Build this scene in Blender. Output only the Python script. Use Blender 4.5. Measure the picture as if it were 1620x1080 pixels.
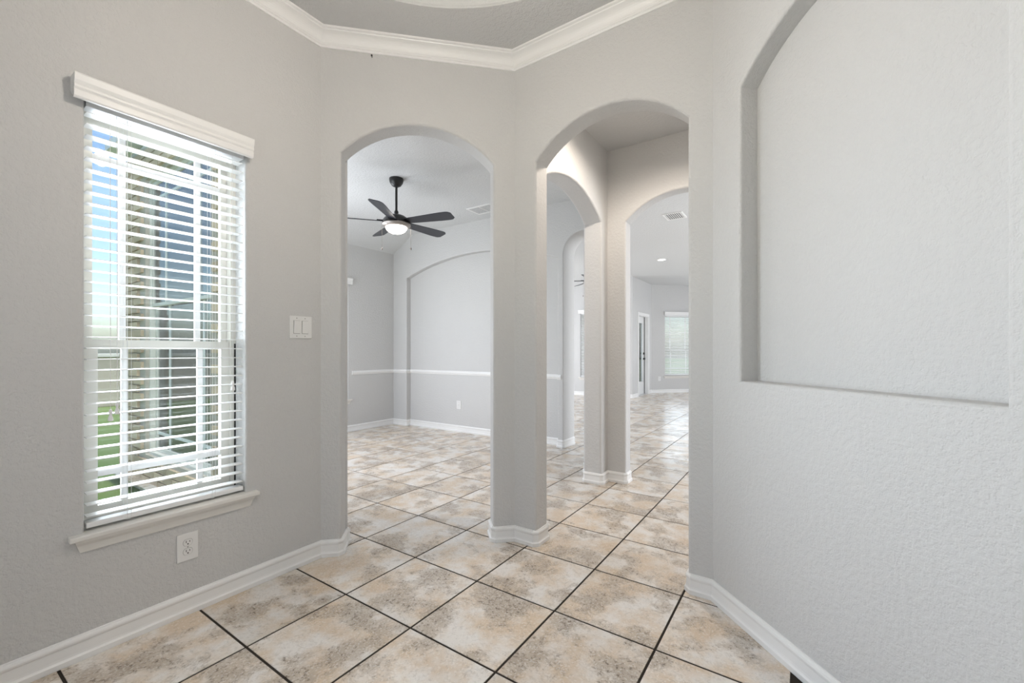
import bpy, bmesh, math, random
from mathutils import Vector, Matrix
random.seed(7)
sc = bpy.context.scene
for o in list(bpy.data.objects):
    bpy.data.objects.remove(o, do_unlink=True)
COL = sc.collection
R2 = 2 ** -0.5

# ------------------------------------------------------------------ camera
cam_d = bpy.data.cameras.new('camera')
cam = bpy.data.objects.new('camera', cam_d); COL.objects.link(cam)
cam.location = (0, 0, 1.14)
cam.rotation_euler = (math.radians(90), 0, math.radians(34.2))
cam_d.sensor_width = 36; cam_d.lens = 36 * 682 / 1620
cam_d.shift_y = 14.8 / 1620
cam_d.clip_start = 0.02; cam_d.clip_end = 300
sc.camera = cam

# ------------------------------------------------------------------ world, sun, exposure
vs = sc.view_settings
vs.view_transform = 'Standard'; vs.look = 'None'; vs.gamma = 1.0; vs.use_curve_mapping = False
vs.exposure = 0.0
sc.cycles.use_denoising = True
sc.cycles.use_adaptive_sampling = True; sc.cycles.adaptive_threshold = 0.05
sc.cycles.max_bounces = 6; sc.cycles.diffuse_bounces = 4; sc.cycles.glossy_bounces = 3; sc.cycles.transparent_max_bounces = 16
sc.cycles.sample_clamp_indirect = 6.0

W = bpy.data.worlds.new('sky'); sc.world = W; W.use_nodes = True
nt = W.node_tree; nt.nodes.clear()
wo = nt.nodes.new('ShaderNodeOutputWorld'); bg = nt.nodes.new('ShaderNodeBackground')
sky = nt.nodes.new('ShaderNodeTexSky'); sky.sky_type = 'NISHITA'; sky.sun_disc = False
sky.sun_elevation = math.radians(48); sky.sun_rotation = math.radians(70); sky.dust_density = 2.0; sky.air_density = 1.0
bg.inputs['Strength'].default_value = 0.27
nt.links.new(sky.outputs[0], bg.inputs[0]); nt.links.new(bg.outputs[0], wo.inputs[0])

def light(name, kind, loc, energy, color=(1, 1, 1), rot=None, **kw):
    d = bpy.data.lights.new(name, kind); d.energy = energy; d.color = color
    for k, v in kw.items(): setattr(d, k, v)
    o = bpy.data.objects.new(name, d); COL.objects.link(o); o.location = loc
    if rot: o.rotation_euler = rot
    return o
def window_light(name, loc, facing, w, h, energy, color=(0.80, 0.90, 1.0)):  # area lamp added at a window to stand in for daylight
    a = light(name, 'AREA', loc, energy, color, shape='RECTANGLE', size=w, size_y=h)
    f = Vector((facing[0], facing[1], 0)).normalized()
    a.rotation_euler = f.to_track_quat('-Z', 'Y').to_euler()
    return a
DAY = (0.88, 0.92, 1.0)
light('sun', 'SUN', (20, 8, 25), 2.2, (1.0, 0.95, 0.86), rot=(math.radians(8), math.radians(13), 0), angle=0.01)
window_light('fill_entry_door', (-0.80, -0.665, 1.25), (0.15, 1), 0.8, 1.7, 5, DAY)  # fill lamp at the added entry door
window_light('fill_entry_sidelight', (-1.84, -0.32, 1.25), (R2, R2), 0.5, 1.7, 4, DAY)  # added fill at an invented sidelight, aimed at the niche wall
wl = window_light('daylight_foyer_window', (-2.66, 0.66, 1.45), (1, 0.22), 0.8, 2.0, 57, DAY); wl.data.spread = math.radians(110)
window_light('daylight_dining_front', (-4.17, 1.59, 1.45), (0, 1), 1.2, 2.2, 33, DAY)
window_light('fill_dining_side', (-5.28, 2.42, 1.3), (1, 0), 0.8, 1.5, 46, DAY)  # fill lamp at the added second dining window
window_light('fill_living_side', (2.97, 6.9, 1.35), (-1, 0), 3.4, 2.0, 215, DAY)  # added fill for the living room from an unseen window
window_light('fill_living_west', (-7.47, 7.5, 1.35), (1, 0), 3.4, 2.0, 175, DAY)  # second added living room fill, on the unseen left wall
window_light('daylight_nook_window', (-2.99, 12.55, 1.35), (R2, -R2), 1.0, 1.9, 18, DAY)
window_light('daylight_back_door', (-3.75, 11.05, 1.15), (1, 0), 0.7, 1.6, 7, DAY)
window_light('daylight_living_window', (-4.33, 10.55, 1.35), (0, -1), 0.9, 1.7, 12, DAY)
window_light('fill_nook', (-1.2, 12.92, 1.35), (0, -1), 1.4, 1.6, 34, DAY)  # added fill at the unseen wide nook window

# ------------------------------------------------------------------ materials
def mat(name, base=(0.8, 0.8, 0.8), rough=0.5, metal=0.0, spec=0.5, emit=None, estr=0.0):
    m = bpy.data.materials.new(name); m.use_nodes = True
    b = m.node_tree.nodes['Principled BSDF']
    b.inputs['Base Color'].default_value = (*base, 1); b.inputs['Roughness'].default_value = rough
    b.inputs['Metallic'].default_value = metal; b.inputs['Specular IOR Level'].default_value = spec
    if emit:
        b.inputs['Emission Color'].default_value = (*emit, 1); b.inputs['Emission Strength'].default_value = estr
    return m
def N(m, t, **kw):
    n = m.node_tree.nodes.new(t)
    for k, v in kw.items():
        if k in n.inputs: n.inputs[k].default_value = v
        else: setattr(n, k, v)
    return n
def LK(m, a, b): m.node_tree.links.new(a, b)
def BS(m): return m.node_tree.nodes['Principled BSDF']
def ramp(m, stops, interp='LINEAR'):
    r = N(m, 'ShaderNodeValToRGB'); r.color_ramp.interpolation = interp
    e = r.color_ramp.elements
    while len(e) < len(stops): e.new(0.5)
    for k, (p, c) in enumerate(stops):
        e[k].position = p; e[k].color = (c, c, c, 1) if isinstance(c, (int, float)) else (*c, 1)
    return r

def paint(name, base, scale, strength, rough=0.55, dist=0.006):
    """textured drywall: trowelled plateaus plus fine orange peel"""
    m = mat(name, base, rough, spec=0.35)
    tc = N(m, 'ShaderNodeTexCoord')
    n1 = N(m, 'ShaderNodeTexNoise', Scale=scale, Detail=2.5, Roughness=0.62, Distortion=0.0)
    n2 = N(m, 'ShaderNodeTexNoise', Scale=scale * 4.5, Detail=0.0, Roughness=0.5)
    LK(m, tc.outputs['Object'], n1.inputs['Vector']); LK(m, tc.outputs['Object'], n2.inputs['Vector'])
    r = ramp(m, [(0.44, 0.0), (0.50, 0.7), (0.62, 1.0)])
    LK(m, n1.outputs['Fac'], r.inputs['Fac'])
    a = N(m, 'ShaderNodeMath', operation='MULTIPLY_ADD'); a.inputs[1].default_value = 0.28
    LK(m, n2.outputs['Fac'], a.inputs[0]); LK(m, r.outputs['Color'], a.inputs[2])
    b = N(m, 'ShaderNodeBump', Strength=strength, Distance=dist)
    LK(m, a.outputs[0], b.inputs['Height']); LK(m, b.outputs['Normal'], BS(m).inputs['Normal'])
    return m
WALLC = (0.60, 0.595, 0.585)
M = {}
M['wall'] = paint('wall_paint', WALLC, 52, 0.29)
M['ceil_foyer'] = paint('ceiling_paint_foyer', (0.57, 0.57, 0.565), 45, 0.35)
M['ceil'] = paint('ceiling_paint', (0.66, 0.665, 0.66), 45, 0.35)
M['trim'] = mat('trim_white', (0.84, 0.835, 0.82), 0.38)
M['sillw'] = mat('sill_white', (0.76, 0.74, 0.70), 0.42)
M['plate'] = mat('plate_white', (0.78, 0.775, 0.76), 0.35)
M['slat'] = mat('slat_white', (0.86, 0.86, 0.85), 0.42)
M['vinyl'] = mat('vinyl_frame', (0.74, 0.72, 0.66), 0.45)
M['cord'] = mat('cord_white', (0.80, 0.80, 0.78), 0.7)
M['black'] = mat('black_metal', (0.012, 0.012, 0.012), 0.35)
M['gap'] = mat('dark_slot', (0.02, 0.02, 0.02), 0.6)
M['blade'] = mat('blade_dark', (0.030, 0.032, 0.040), 0.38)
M['nickel'] = mat('satin_nickel', (0.34, 0.31, 0.29), 0.35, metal=0.6)
M['screw'] = mat('screw_grey', (0.35, 0.34, 0.33), 0.4, metal=0.5)
M['ventdark'] = mat('vent_shadow', (0.16, 0.165, 0.17), 0.6)
M['door'] = mat('door_white', (0.74, 0.74, 0.73), 0.4)
M['bowl'] = mat('lit_bowl', (0.9, 0.88, 0.84), 0.3, emit=(1.0, 0.93, 0.82), estr=11.0)
M['bulb'] = mat('lit_bulb', (0.9, 0.88, 0.84), 0.3, emit=(1.0, 0.90, 0.79), estr=430.0)
M['can'] = mat('can_lens', (0.9, 0.9, 0.9), 0.3, emit=(1.0, 0.95, 0.88), estr=6.0)

def glass(name, tint=(0.93, 0.96, 0.96), refl=0.9):
    m = bpy.data.materials.new(name); m.use_nodes = True
    m.node_tree.nodes.clear()
    out = N(m, 'ShaderNodeOutputMaterial'); mix = N(m, 'ShaderNodeMixShader')
    tr = N(m, 'ShaderNodeBsdfTransparent'); tr.inputs['Color'].default_value = (*tint, 1)
    gl = N(m, 'ShaderNodeBsdfGlossy'); gl.inputs['Roughness'].default_value = 0.02
    fr = N(m, 'ShaderNodeFresnel'); fr.inputs['IOR'].default_value = 1.5
    mu = N(m, 'ShaderNodeMath', operation='MULTIPLY'); mu.inputs[1].default_value = refl
    LK(m, fr.outputs[0], mu.inputs[0]); LK(m, mu.outputs[0], mix.inputs[0])
    LK(m, tr.outputs[0], mix.inputs[1]); LK(m, gl.outputs[0], mix.inputs[2]); LK(m, mix.outputs[0], out.inputs[0])
    return m
M['glass'] = glass('window_glass')

def tile_material():
    m = mat('floor_tile', rough=0.3, spec=0.95)
    tc = N(m, 'ShaderNodeTexCoord'); oi = N(m, 'ShaderNodeObjectInfo')
    off = N(m, 'ShaderNodeVectorMath', operation='SCALE'); off.inputs[0].default_value = (37.0, 53.0, 19.0)
    LK(m, oi.outputs['Random'], off.inputs['Scale'])
    v = N(m, 'ShaderNodeVectorMath', operation='ADD')
    LK(m, tc.outputs['Object'], v.inputs[0]); LK(m, off.outputs[0], v.inputs[1])
    def noise(scale, detail, rough, dist=0.0):
        n = N(m, 'ShaderNodeTexNoise', Scale=scale, Detail=detail, Roughness=rough, Distortion=dist)
        LK(m, v.outputs[0], n.inputs['Vector']); return n
    def mix(fac, a, b, blend='MIX'):
        x = N(m, 'ShaderNodeMix', data_type='RGBA', blend_type=blend)
        if fac is not None: LK(m, fac, x.inputs[0])
        for sock, val in ((x.inputs[6], a), (x.inputs[7], b)):
            if isinstance(val, tuple): sock.default_value = (*val, 1)
            else: LK(m, val, sock)
        return x
    big = noise(4.8, 2, 0.55); tan = noise(5.5, 3, 0.6); mid = noise(11.0, 6, 0.80, 0.4); fine = noise(55.0, 3, 0.85)
    spot = noise(120.0, 0, 0.7); cr = noise(7.0, 4, 0.65, 0.8)
    r_tan = ramp(m, [(0.38, 0.0), (0.60, 1.0)]); LK(m, tan.outputs['Fac'], r_tan.inputs['Fac'])
    c0 = mix(r_tan.outputs['Color'], (0.75, 0.715, 0.67), (0.655, 0.53, 0.40))
    add = N(m, 'ShaderNodeMath', operation='MULTIPLY_ADD'); add.inputs[1].default_value = 0.55
    LK(m, mid.outputs['Fac'], add.inputs[0]); LK(m, big.outputs['Fac'], add.inputs[2])
    r_dk = ramp(m, [(0.765, 0.0), (0.835, 0.6), (0.96, 1.0)]); LK(m, add.outputs[0], r_dk.inputs['Fac'])
    dkc = mix(tan.outputs['Fac'], (0.47, 0.42, 0.365), (0.465, 0.38, 0.29))
    c1 = mix(r_dk.outputs['Color'], c0.outputs[2], dkc.outputs[2])
    # fine pitting, stronger in the dark clouds
    r_f = ramp(m, [(0.52, 0.0), (0.66, 1.0)]); LK(m, fine.outputs['Fac'], r_f.inputs['Fac'])
    pf = N(m, 'ShaderNodeMath', operation='MULTIPLY_ADD'); pf.inputs[1].default_value = 0.85; pf.inputs[2].default_value = 0.20
    LK(m, r_dk.outputs['Color'], pf.inputs[0])
    pm = N(m, 'ShaderNodeMath', operation='MULTIPLY'); LK(m, pf.outputs[0], pm.inputs[0]); LK(m, r_f.outputs['Color'], pm.inputs[1])
    c2 = mix(pm.outputs[0], c1.outputs[2], (0.17, 0.135, 0.105))
    r_s = ramp(m, [(0.60, 0.0), (0.70, 0.35)]); LK(m, spot.outputs['Fac'], r_s.inputs['Fac'])
    c3 = mix(r_s.outputs['Color'], c2.outputs[2], (0.82, 0.78, 0.73))
    # thin veins where a distorted field crosses its middle
    sub = N(m, 'ShaderNodeMath', operation='SUBTRACT'); sub.inputs[1].default_value = 0.53; LK(m, cr.outputs['Fac'], sub.inputs[0])
    ab = N(m, 'ShaderNodeMath', operation='ABSOLUTE'); LK(m, sub.outputs[0], ab.inputs[0])
    r_v = ramp(m, [(0.0, 0.42), (0.012, 0.0)]); LK(m, ab.outputs[0], r_v.inputs['Fac'])
    vm = N(m, 'ShaderNodeMath', operation='MULTIPLY'); LK(m, r_v.outputs['Color'], vm.inputs[0]); LK(m, mid.outputs['Fac'], vm.inputs[1])
    c4 = mix(vm.outputs[0], c3.outputs[2], (0.16, 0.13, 0.10))
    hsv = N(m, 'ShaderNodeHueSaturation'); LK(m, c4.outputs[2], hsv.inputs['Color'])
    vr = N(m, 'ShaderNodeMapRange'); vr.inputs[3].default_value = 0.90; vr.inputs[4].default_value = 1.10
    LK(m, oi.outputs['Random'], vr.inputs[0]); LK(m, vr.outputs[0], hsv.inputs['Value'])
    LK(m, hsv.outputs[0], BS(m).inputs['Base Color'])
    rr = N(m, 'ShaderNodeMapRange'); rr.inputs[3].default_value = 0.14; rr.inputs[4].default_value = 0.30
    LK(m, mid.outputs['Fac'], rr.inputs[0]); LK(m, rr.outputs[0], BS(m).inputs['Roughness'])
    return m
M['tile'] = tile_material()
M['grout'] = mat('grout_dark', (0.035, 0.028, 0.022), 0.85, spec=0.2)

def varied(name, base, amt=0.15, rough=0.85, scale=6.0, second=None):
    m = mat(name, base, rough, spec=0.2)
    oi = N(m, 'ShaderNodeObjectInfo'); tc = N(m, 'ShaderNodeTexCoord')
    n = N(m, 'ShaderNodeTexNoise', Scale=scale, Detail=4.0); LK(m, tc.outputs['Object'], n.inputs['Vector'])
    x = N(m, 'ShaderNodeMix', data_type='RGBA'); LK(m, n.outputs['Fac'], x.inputs[0])
    s = second or tuple(c * (1 - amt) for c in base)
    x.inputs[6].default_value = (*base, 1); x.inputs[7].default_value = (*s, 1)
    h = N(m, 'ShaderNodeHueSaturation'); LK(m, x.outputs[2], h.inputs['Color'])
    vr = N(m, 'ShaderNodeMapRange'); vr.inputs[3].default_value = 1 - amt; vr.inputs[4].default_value = 1 + amt
    LK(m, oi.outputs['Random'], vr.inputs[0]); LK(m, vr.outputs[0], h.inputs['Value'])
    LK(m, h.outputs[0], BS(m).inputs['Base Color']); return m
M['brick'] = varied('porch_brick', (0.66, 0.53, 0.38), 0.20, second=(0.54, 0.42, 0.30))
M['mortar'] = mat('mortar', (0.52, 0.47, 0.40), 0.9)
M['grass'] = varied('lawn_grass', (0.16, 0.26, 0.075), 0.2, scale=3.0, second=(0.25, 0.30, 0.12))

# ------------------------------------------------------------------ mesh helpers
def finish(name, bm, m, parent=None, loc=None, rotz=0.0, smooth=False):
    me = bpy.data.meshes.new(name); bmesh.ops.recalc_face_normals(bm, faces=bm.faces[:])
    if smooth:
        for f in bm.faces: f.smooth = True
    bm.to_mesh(me); bm.free(); me.materials.append(M[m] if isinstance(m, str) else m)
    if smooth: me.set_sharp_from_angle(angle=math.radians(38))
    o = bpy.data.objects.new(name, me); COL.objects.link(o)
    if loc is not None: o.location = loc
    o.rotation_euler = (0, 0, rotz)
    if parent: o.parent = parent
    return o
def tag(o, label=None, cat=None, group=None, kind=None):
    if label: o['label'] = label
    if cat: o['category'] = cat
    if group: o['group'] = group
    if kind: o['kind'] = kind
    return o
def empty(name, loc, rotz=0.0, **kw):
    o = bpy.data.objects.new(name, None); COL.objects.link(o); o.location = loc; o.rotation_euler = (0, 0, rotz)
    o.empty_display_size = 0.05
    return tag(o, **kw)
def ang(d): return math.atan2(d[1], d[0])
def box(bm, x0, x1, y0, y1, z0, z1, bev=0.0):
    r = bmesh.ops.create_cube(bm, size=1.0)
    for v in r['verts']:
        v.co = Vector(((x0 + x1) / 2 + v.co.x * (x1 - x0), (y0 + y1) / 2 + v.co.y * (y1 - y0), (z0 + z1) / 2 + v.co.z * (z1 - z0)))
    if bev:
        es = list({e for v in r['verts'] for e in v.link_edges})
        bmesh.ops.bevel(bm, geom=es, offset=bev, segments=2, profile=0.5, affect='EDGES')
def B(*a, bev=0.0):
    bm = bmesh.new(); box(bm, *a, bev=bev); return bm
def tube(bm, pts, r, n=8):
    rings = []
    for k, p in enumerate(pts):
        p = Vector(p)
        t = (Vector(pts[min(k + 1, len(pts) - 1)]) - Vector(pts[max(k - 1, 0)])).normalized()
        a = t.orthogonal().normalized(); b = t.cross(a)
        rr = r[k] if isinstance(r, (list, tuple)) else r
        rings.append([bm.verts.new(p + (a * math.cos(2 * math.pi * i / n) + b * math.sin(2 * math.pi * i / n)) * rr) for i in range(n)])
    for A_, B_ in zip(rings, rings[1:]):
        for i in range(n): bm.faces.new((A_[i], A_[(i + 1) % n], B_[(i + 1) % n], B_[i]))
    bm.faces.new(rings[0][::-1]); bm.faces.new(rings[-1])
def lathe(bm, prof, n=32, cx=0.0, cy=0.0, cap=True):
    rings = []
    for r, z in prof:
        if r < 1e-6: rings.append([bm.verts.new((cx, cy, z))])
        else: rings.append([bm.verts.new((cx + r * math.cos(2 * math.pi * i / n), cy + r * math.sin(2 * math.pi * i / n), z)) for i in range(n)])
    for A_, B_ in zip(rings, rings[1:]):
        for i in range(n):
            j = (i + 1) % n
            if len(A_) == 1 and len(B_) == 1: continue
            if len(A_) == 1: bm.faces.new((A_[0], B_[i], B_[j]))
            elif len(B_) == 1: bm.faces.new((A_[i], A_[j], B_[0]))
            else: bm.faces.new((A_[i], A_[j], B_[j], B_[i]))
    if cap:
        if len(rings[0]) > 1: bm.faces.new(rings[0][::-1])
        if len(rings[-1]) > 1: bm.faces.new(rings[-1])
def arc(s0, s1, zs, rise, n=40):
    """points of a segmental arch from (s0,zs) to (s1,zs), end points left out"""
    c = (s0 + s1) / 2; hw = (s1 - s0) / 2; rad = (hw * hw + rise * rise) / (2 * rise); zc = zs + rise - rad
    a0 = math.atan2(zs - zc, -hw); a1 = math.atan2(zs - zc, hw)
    return [(c + rad * math.cos(a0 + (a1 - a0) * k / n), zc + rad * math.sin(a0 + (a1 - a0) * k / n)) for k in range(1, n)]

def panel(name, p0, d, s0, s1, z0, z1, t, arches=(), holes=(), k0=0.0, k1=0.0, m='wall', bev=0.016, parent=None, top=None, backbev=True):
    """a wall slab: its face runs from p0 along d with the room on the right, thickness t to the left"""
    bm = bmesh.new(); key = set(); outline = [(s0, z0)]
    rk = lambda s, z: (round(s, 4), round(z, 4))
    for a0, a1, zs, rise in arches:
        pts = [(a0, z0), (a0, zs)] + arc(a0, a1, zs, rise) + [(a1, zs), (a1, z0)]
        key.update(rk(*p) for p in pts); outline += pts
    outline += [(s1, z0), (s1, z1)]
    if top: outline += top
    outline += [(s0, z1)]
    if not holes:
        bm.faces.new([bm.verts.new((s, 0, z)) for s, z in outline])
    else:
        es = []
        for loop in [outline] + [list(h) for h in holes]:
            vv = [bm.verts.new((s, 0, z)) for s, z in loop]
            es += [bm.edges.new((vv[i], vv[(i + 1) % len(vv)])) for i in range(len(vv))]
        for h in holes: key.update(rk(*p) for p in h)
        bmesh.ops.triangle_fill(bm, edges=es, use_beauty=True)
    ext = bmesh.ops.extrude_face_region(bm, geom=bm.faces[:], use_keep_orig=True)
    for v in ext['geom']:
        if isinstance(v, bmesh.types.BMVert): v.co.y = t
    if key and bev:
        bm.edges.ensure_lookup_table()
        sel = []
        for e in bm.edges:
            a, b = e.verts
            if abs(a.co.y - b.co.y) > 1e-5 or (not backbev and a.co.y > 1e-5): continue
            if rk(a.co.x, a.co.z) in key and rk(b.co.x, b.co.z) in key and len(e.link_faces) == 2:
                n = [f.normal.copy() for f in e.link_faces]
                for f in e.link_faces: f.normal_update()
                n = [f.normal for f in e.link_faces]
                if abs(n[0].dot(n[1])) < 0.5: sel.append(e)
        bmesh.ops.bevel(bm, geom=sel, offset=bev, segments=4, profile=0.5, affect='EDGES', clamp_overlap=True)
    for v in bm.verts:
        if v.co.y > t * 0.9:
            if abs(v.co.x - s0) < 1e-4: v.co.x += k0 * t
            elif abs(v.co.x - s1) < 1e-4: v.co.x += k1 * t
    return finish(name, bm, m, parent, loc=(p0[0], p0[1], 0), rotz=ang(d))

def sweep(name, path, prof, m='trim', closed=False, chamfer=None, parent=None, nosharp=()):
    """profile (offset to the right of travel, z) along a plan path with mitred corners; chamfer cuts outer corners"""
    P = [Vector(p) for p in path]
    if chamfer:
        Q = []
        n = len(P)
        for i, p in enumerate(P):
            if not closed and i in (0, n - 1): Q.append(p); continue
            a, b = P[i - 1], P[(i + 1) % n]
            d0 = (p - a).normalized(); d1 = (b - p).normalized()
            cr = d0.x * d1.y - d0.y * d1.x
            if cr > 0.6: Q += [p - d0 * chamfer, p + d1 * chamfer]
            else: Q.append(p)
        P = Q
    n = len(P); rings = []
    bm = bmesh.new()
    for i, p in enumerate(P):
        if closed or 0 < i < n - 1:
            d0 = (p - P[i - 1]).normalized(); d1 = (P[(i + 1) % n] - p).normalized()
        elif i == 0: d0 = d1 = (P[1] - p).normalized()
        else: d0 = d1 = (p - P[i - 1]).normalized()
        n0 = Vector((d0.y, -d0.x)); n1 = Vector((d1.y, -d1.x))
        mi = (n0 + n1); mi = mi / max(mi.dot(n0), 0.15)
        rings.append([bm.verts.new((p.x + mi.x * o_, p.y + mi.y * o_, z)) for o_, z in prof])
    k = len(prof)
    for i in range(n if closed else n - 1):
        A_, B_ = rings[i], rings[(i + 1) % n]
        for j in range(k): bm.faces.new((A_[j], A_[(j + 1) % k], B_[(j + 1) % k], B_[j]))
    if not closed: bm.faces.new(rings[0]); bm.faces.new(rings[-1][::-1])
    return finish(name, bm, m, parent)
def struct(o, label=None): return tag(o, label, kind='structure')

# ------------------------------------------------------------------ plan
cx, cy, ap = -0.897, 0.833, 1.322
SIDE = 2 * ap * (2 ** 0.5 - 1)
A = Vector((cx - ap, cy + SIDE / 2)); Bp = Vector((cx - SIDE / 2, cy + ap)); C = Vector((cx + SIDE / 2, cy + ap))
NL = 1.21
D = C + Vector((R2, -R2)) * NL
E1 = Vector((D.x, 0.05)); F1 = Vector((-0.20, -0.70)); G1 = Vector((-1.55, -0.70)); H1 = Vector((A.x, -0.03))
T = 0.14; HT = 3.06; SPR = 2.248
mit = math.tan(math.radians(22.5))
dM = Vector((R2, R2)); nM = Vector((-R2, R2)); dN = Vector((R2, -R2))
J1, J2 = A + dM * 0.106, A + dM * 0.965            # arch toward the dining room
J3x, J4x = -1.297, -0.458                          # arch toward the vestibule
VLx, VRx, VFy, VBy = -1.435, -0.22, 3.605, 3.735   # vestibule
DXl, DXr, DYf, DYb, DYn = -5.305, -1.6, 1.57, 4.52, 4.60
LBy, LXl, LXr = 10.2, -7.5, 3.0
K0 = Vector((-3.43, 11.75))

# ------------------------------------------------------------------ floor
TS = 0.4355; TX, TY = -0.9095, 1.2338
bm = bmesh.new()
box(bm, A.x - T, D.x + 0.15, -0.85, 2.30, -0.10, -0.0025); box(bm, DXl - 0.15, -1.55, 1.40, 4.55, -0.10, -0.0026)
box(bm, -1.55, 0.0, 2.30, 3.70, -0.10, -0.0025); box(bm, LXl - 0.15, LXr + 0.15, 3.70, LBy + 0.1, -0.10, -0.0027); box(bm, -3.55, 1.3, LBy + 0.1, 13.1, -0.10, -0.0025)
floor = finish('floor', bm, 'grout')
struct(floor, 'tiled floor with dark joints running through the foyer, dining room and living room')
def tile_bm(w=TS - 0.0095, h=0.012):
    bm = bmesh.new()
    box(bm, -w / 2, w / 2, -w / 2, w / 2, -h, 0)
    es = [e for e in bm.edges if all(v.co.z > -1e-6 for v in e.verts)]
    bmesh.ops.bevel(bm, geom=es, offset=0.0008, segments=1, affect='EDGES')
    return bm
def in_room(x, y):
    g = 0.25
    if y < 2.3 + g and abs(x - cx) < ap + g and y > -0.8 and (x + y) > -3.4 and (x - cx) + (y - cy) < 2.1:
        if (y - x) < (A.y - A.x) + 0.5: return 1
    if DXl - g < x < -1.5 and DYf - g < y < DYb + 0.35 and (y - x) > (A.y - A.x) - 0.45: return 1
    if VLx - g < x < VRx + g and 2.2 < y < 3.9: return 1
    if LXl - 0.1 < x < LXr + 0.1 and 3.6 < y < LBy + g: return 2
    if -3.43 - 0.1 < x < 1.1 and y < 13.1 and y >= LBy: return 2
    return 0
t0 = finish('tile', tile_bm(), 'tile'); tme = t0.data; bpy.data.objects.remove(t0)
fwd = Vector((-math.sin(math.radians(34.2)), math.cos(math.radians(34.2)))); rgt = Vector((fwd.y, -fwd.x))
near, far = [], []
for i in range(-5, 29):
    for j in range(-16, 11):
        x, y = TX + (j + 0.5) * TS, TY + (i + 0.5) * TS
        k = in_room(x, y)
        if not k: continue
        dep = x * fwd.x + y * fwd.y; lat = (x * rgt.x + y * rgt.y)
        # what the doorways of the photograph show of the living room first
        u = lat / dep if dep > 0.3 else 9
        score = dep + (0 if k == 1 else (2 if 0.10 < u < 0.47 else 30))
        if dep < -0.2: score += 40
        near.append((score, x, y))
near.sort()
far = near[290:]; near = near[:290]
for s_, x, y in near:
    o = bpy.data.objects.new('tile', tme); COL.objects.link(o); o.parent = floor; o.location = (x, y, 0)
    o.rotation_euler = (0, 0, random.choice((0, 0.5, 1, 1.5)) * math.pi)
bm = bmesh.new()
w_ = (TS - 0.0095) / 2
for s_, x, y in far: box(bm, x - w_, x + w_, y - w_, y + w_, -0.012, 0)
tag(finish('remaining_tiles', bm, 'tile', floor), 'tiles of the far side of the living room', kind='stuff')

# ------------------------------------------------------------------ foyer walls
WY0, WY1, WZ0, WZ1 = 0.433, 0.993, 0.462, 2.10
rect = lambda s0, s1, z0, z1: [(s0, z0), (s1, z0), (s1, z1), (s0, z1)]
struct(panel('wall_left', (A.x, 0), (0, 1), H1.y, A.y, 0, HT, T, holes=[rect(WY0, WY1, WZ0 - 0.02, WZ1)], k0=-mit, k1=mit, bev=0.01), 'grey textured wall that holds the blind-covered window')
struct(panel('wall_arch_left', A, dM, 0, SIDE, 0, HT, T, arches=[(0.106, 0.965, SPR, 0.195)], k0=-mit, k1=mit), 'angled grey wall with the arch into the dining room')
struct(panel('wall_arch_right', Bp, (1, 0), 0, SIDE, 0, HT, T, arches=[(J3x - Bp.x, J4x - Bp.x, SPR, 0.19)], k0=-mit, k1=mit), 'grey wall with the arch into the vestibule')
N0, N1 = 0.176, 1.024
nich = [(N0, 1.014), (N1, 1.014), (N1, 2.243)] + arc(N0, N1, 2.243, 0.165)[::-1] + [(N0, 2.243)]
struct(panel('wall_niche', C, dN, 0, NL, 0, HT, 0.083, holes=[nich], k0=-mit, k1=mit, bev=0.012, backbev=False), 'pale wall on the right with a tall arched recessed niche')
struct(panel('wall_niche_back', C + Vector((R2, R2)) * 0.083, dN, -0.02, NL + 0.02, 0, HT, 0.06), 'smooth back of the arched wall niche')
struct(panel('wall_right', D, (0, -1), 0, D.y - E1.y, 0, HT, T, k0=-mit, k1=mit), 'short grey wall beyond the niche')
dd = (F1 - E1).normalized()
struct(panel('wall_entry_right', E1, dd, 0, (F1 - E1).length, 0, HT, T, k0=-mit, k1=mit), 'angled wall beside the entry')
struct(panel('wall_entry', F1, (-1, 0), 0, F1.x - G1.x, 0, HT, T, holes=[rect(0.16, 1.19, 0.02, 2.30)], k0=-mit, k1=mit), 'wall around the entry door')
dd = (H1 - G1).normalized()
struct(panel('wall_entry_left', G1, dd, 0, (H1 - G1).length, 0, HT, T, holes=[rect(0.18, 0.76, 0.35, 2.2)], k0=-mit, k1=mit), 'angled wall between the entry and the window wall')

# entry door behind the viewer, added to let daylight in
dr = empty('door_1', (F1.x - 0.16, F1.y - 0.03, 0), math.pi, label='unseen white entry door with a tall glass light, added for daylight', kind='structure')
bm = bmesh.new(); box(bm, 0.04, 0.14, 0, 0.05, 0.02, 2.06); box(bm, 0.89, 0.99, 0, 0.05, 0.02, 2.06); box(bm, 0.14, 0.89, 0, 0.05, 0.02, 0.30); box(bm, 0.14, 0.89, 0, 0.05, 1.92, 2.06)
finish('door_leaf', bm, 'door', dr); finish('pane', B(0.14, 0.89, 0.02, 0.03, 0.30, 1.92), 'glass', dr)
bm = bmesh.new(); box(bm, 0, 0.04, 0, 0.10, 0.02, 2.30); box(bm, 0.99, 1.03, 0, 0.10, 0.02, 2.30); box(bm, 0.04, 0.99, 0, 0.10, 2.06, 2.10); box(bm, 0.04, 0.99, 0, 0.1, 2.27, 2.30)
finish('door_frame', bm, 'door', dr); finish('pane', B(0.04, 0.99, 0.02, 0.03, 2.10, 2.27), 'glass', dr)

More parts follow.
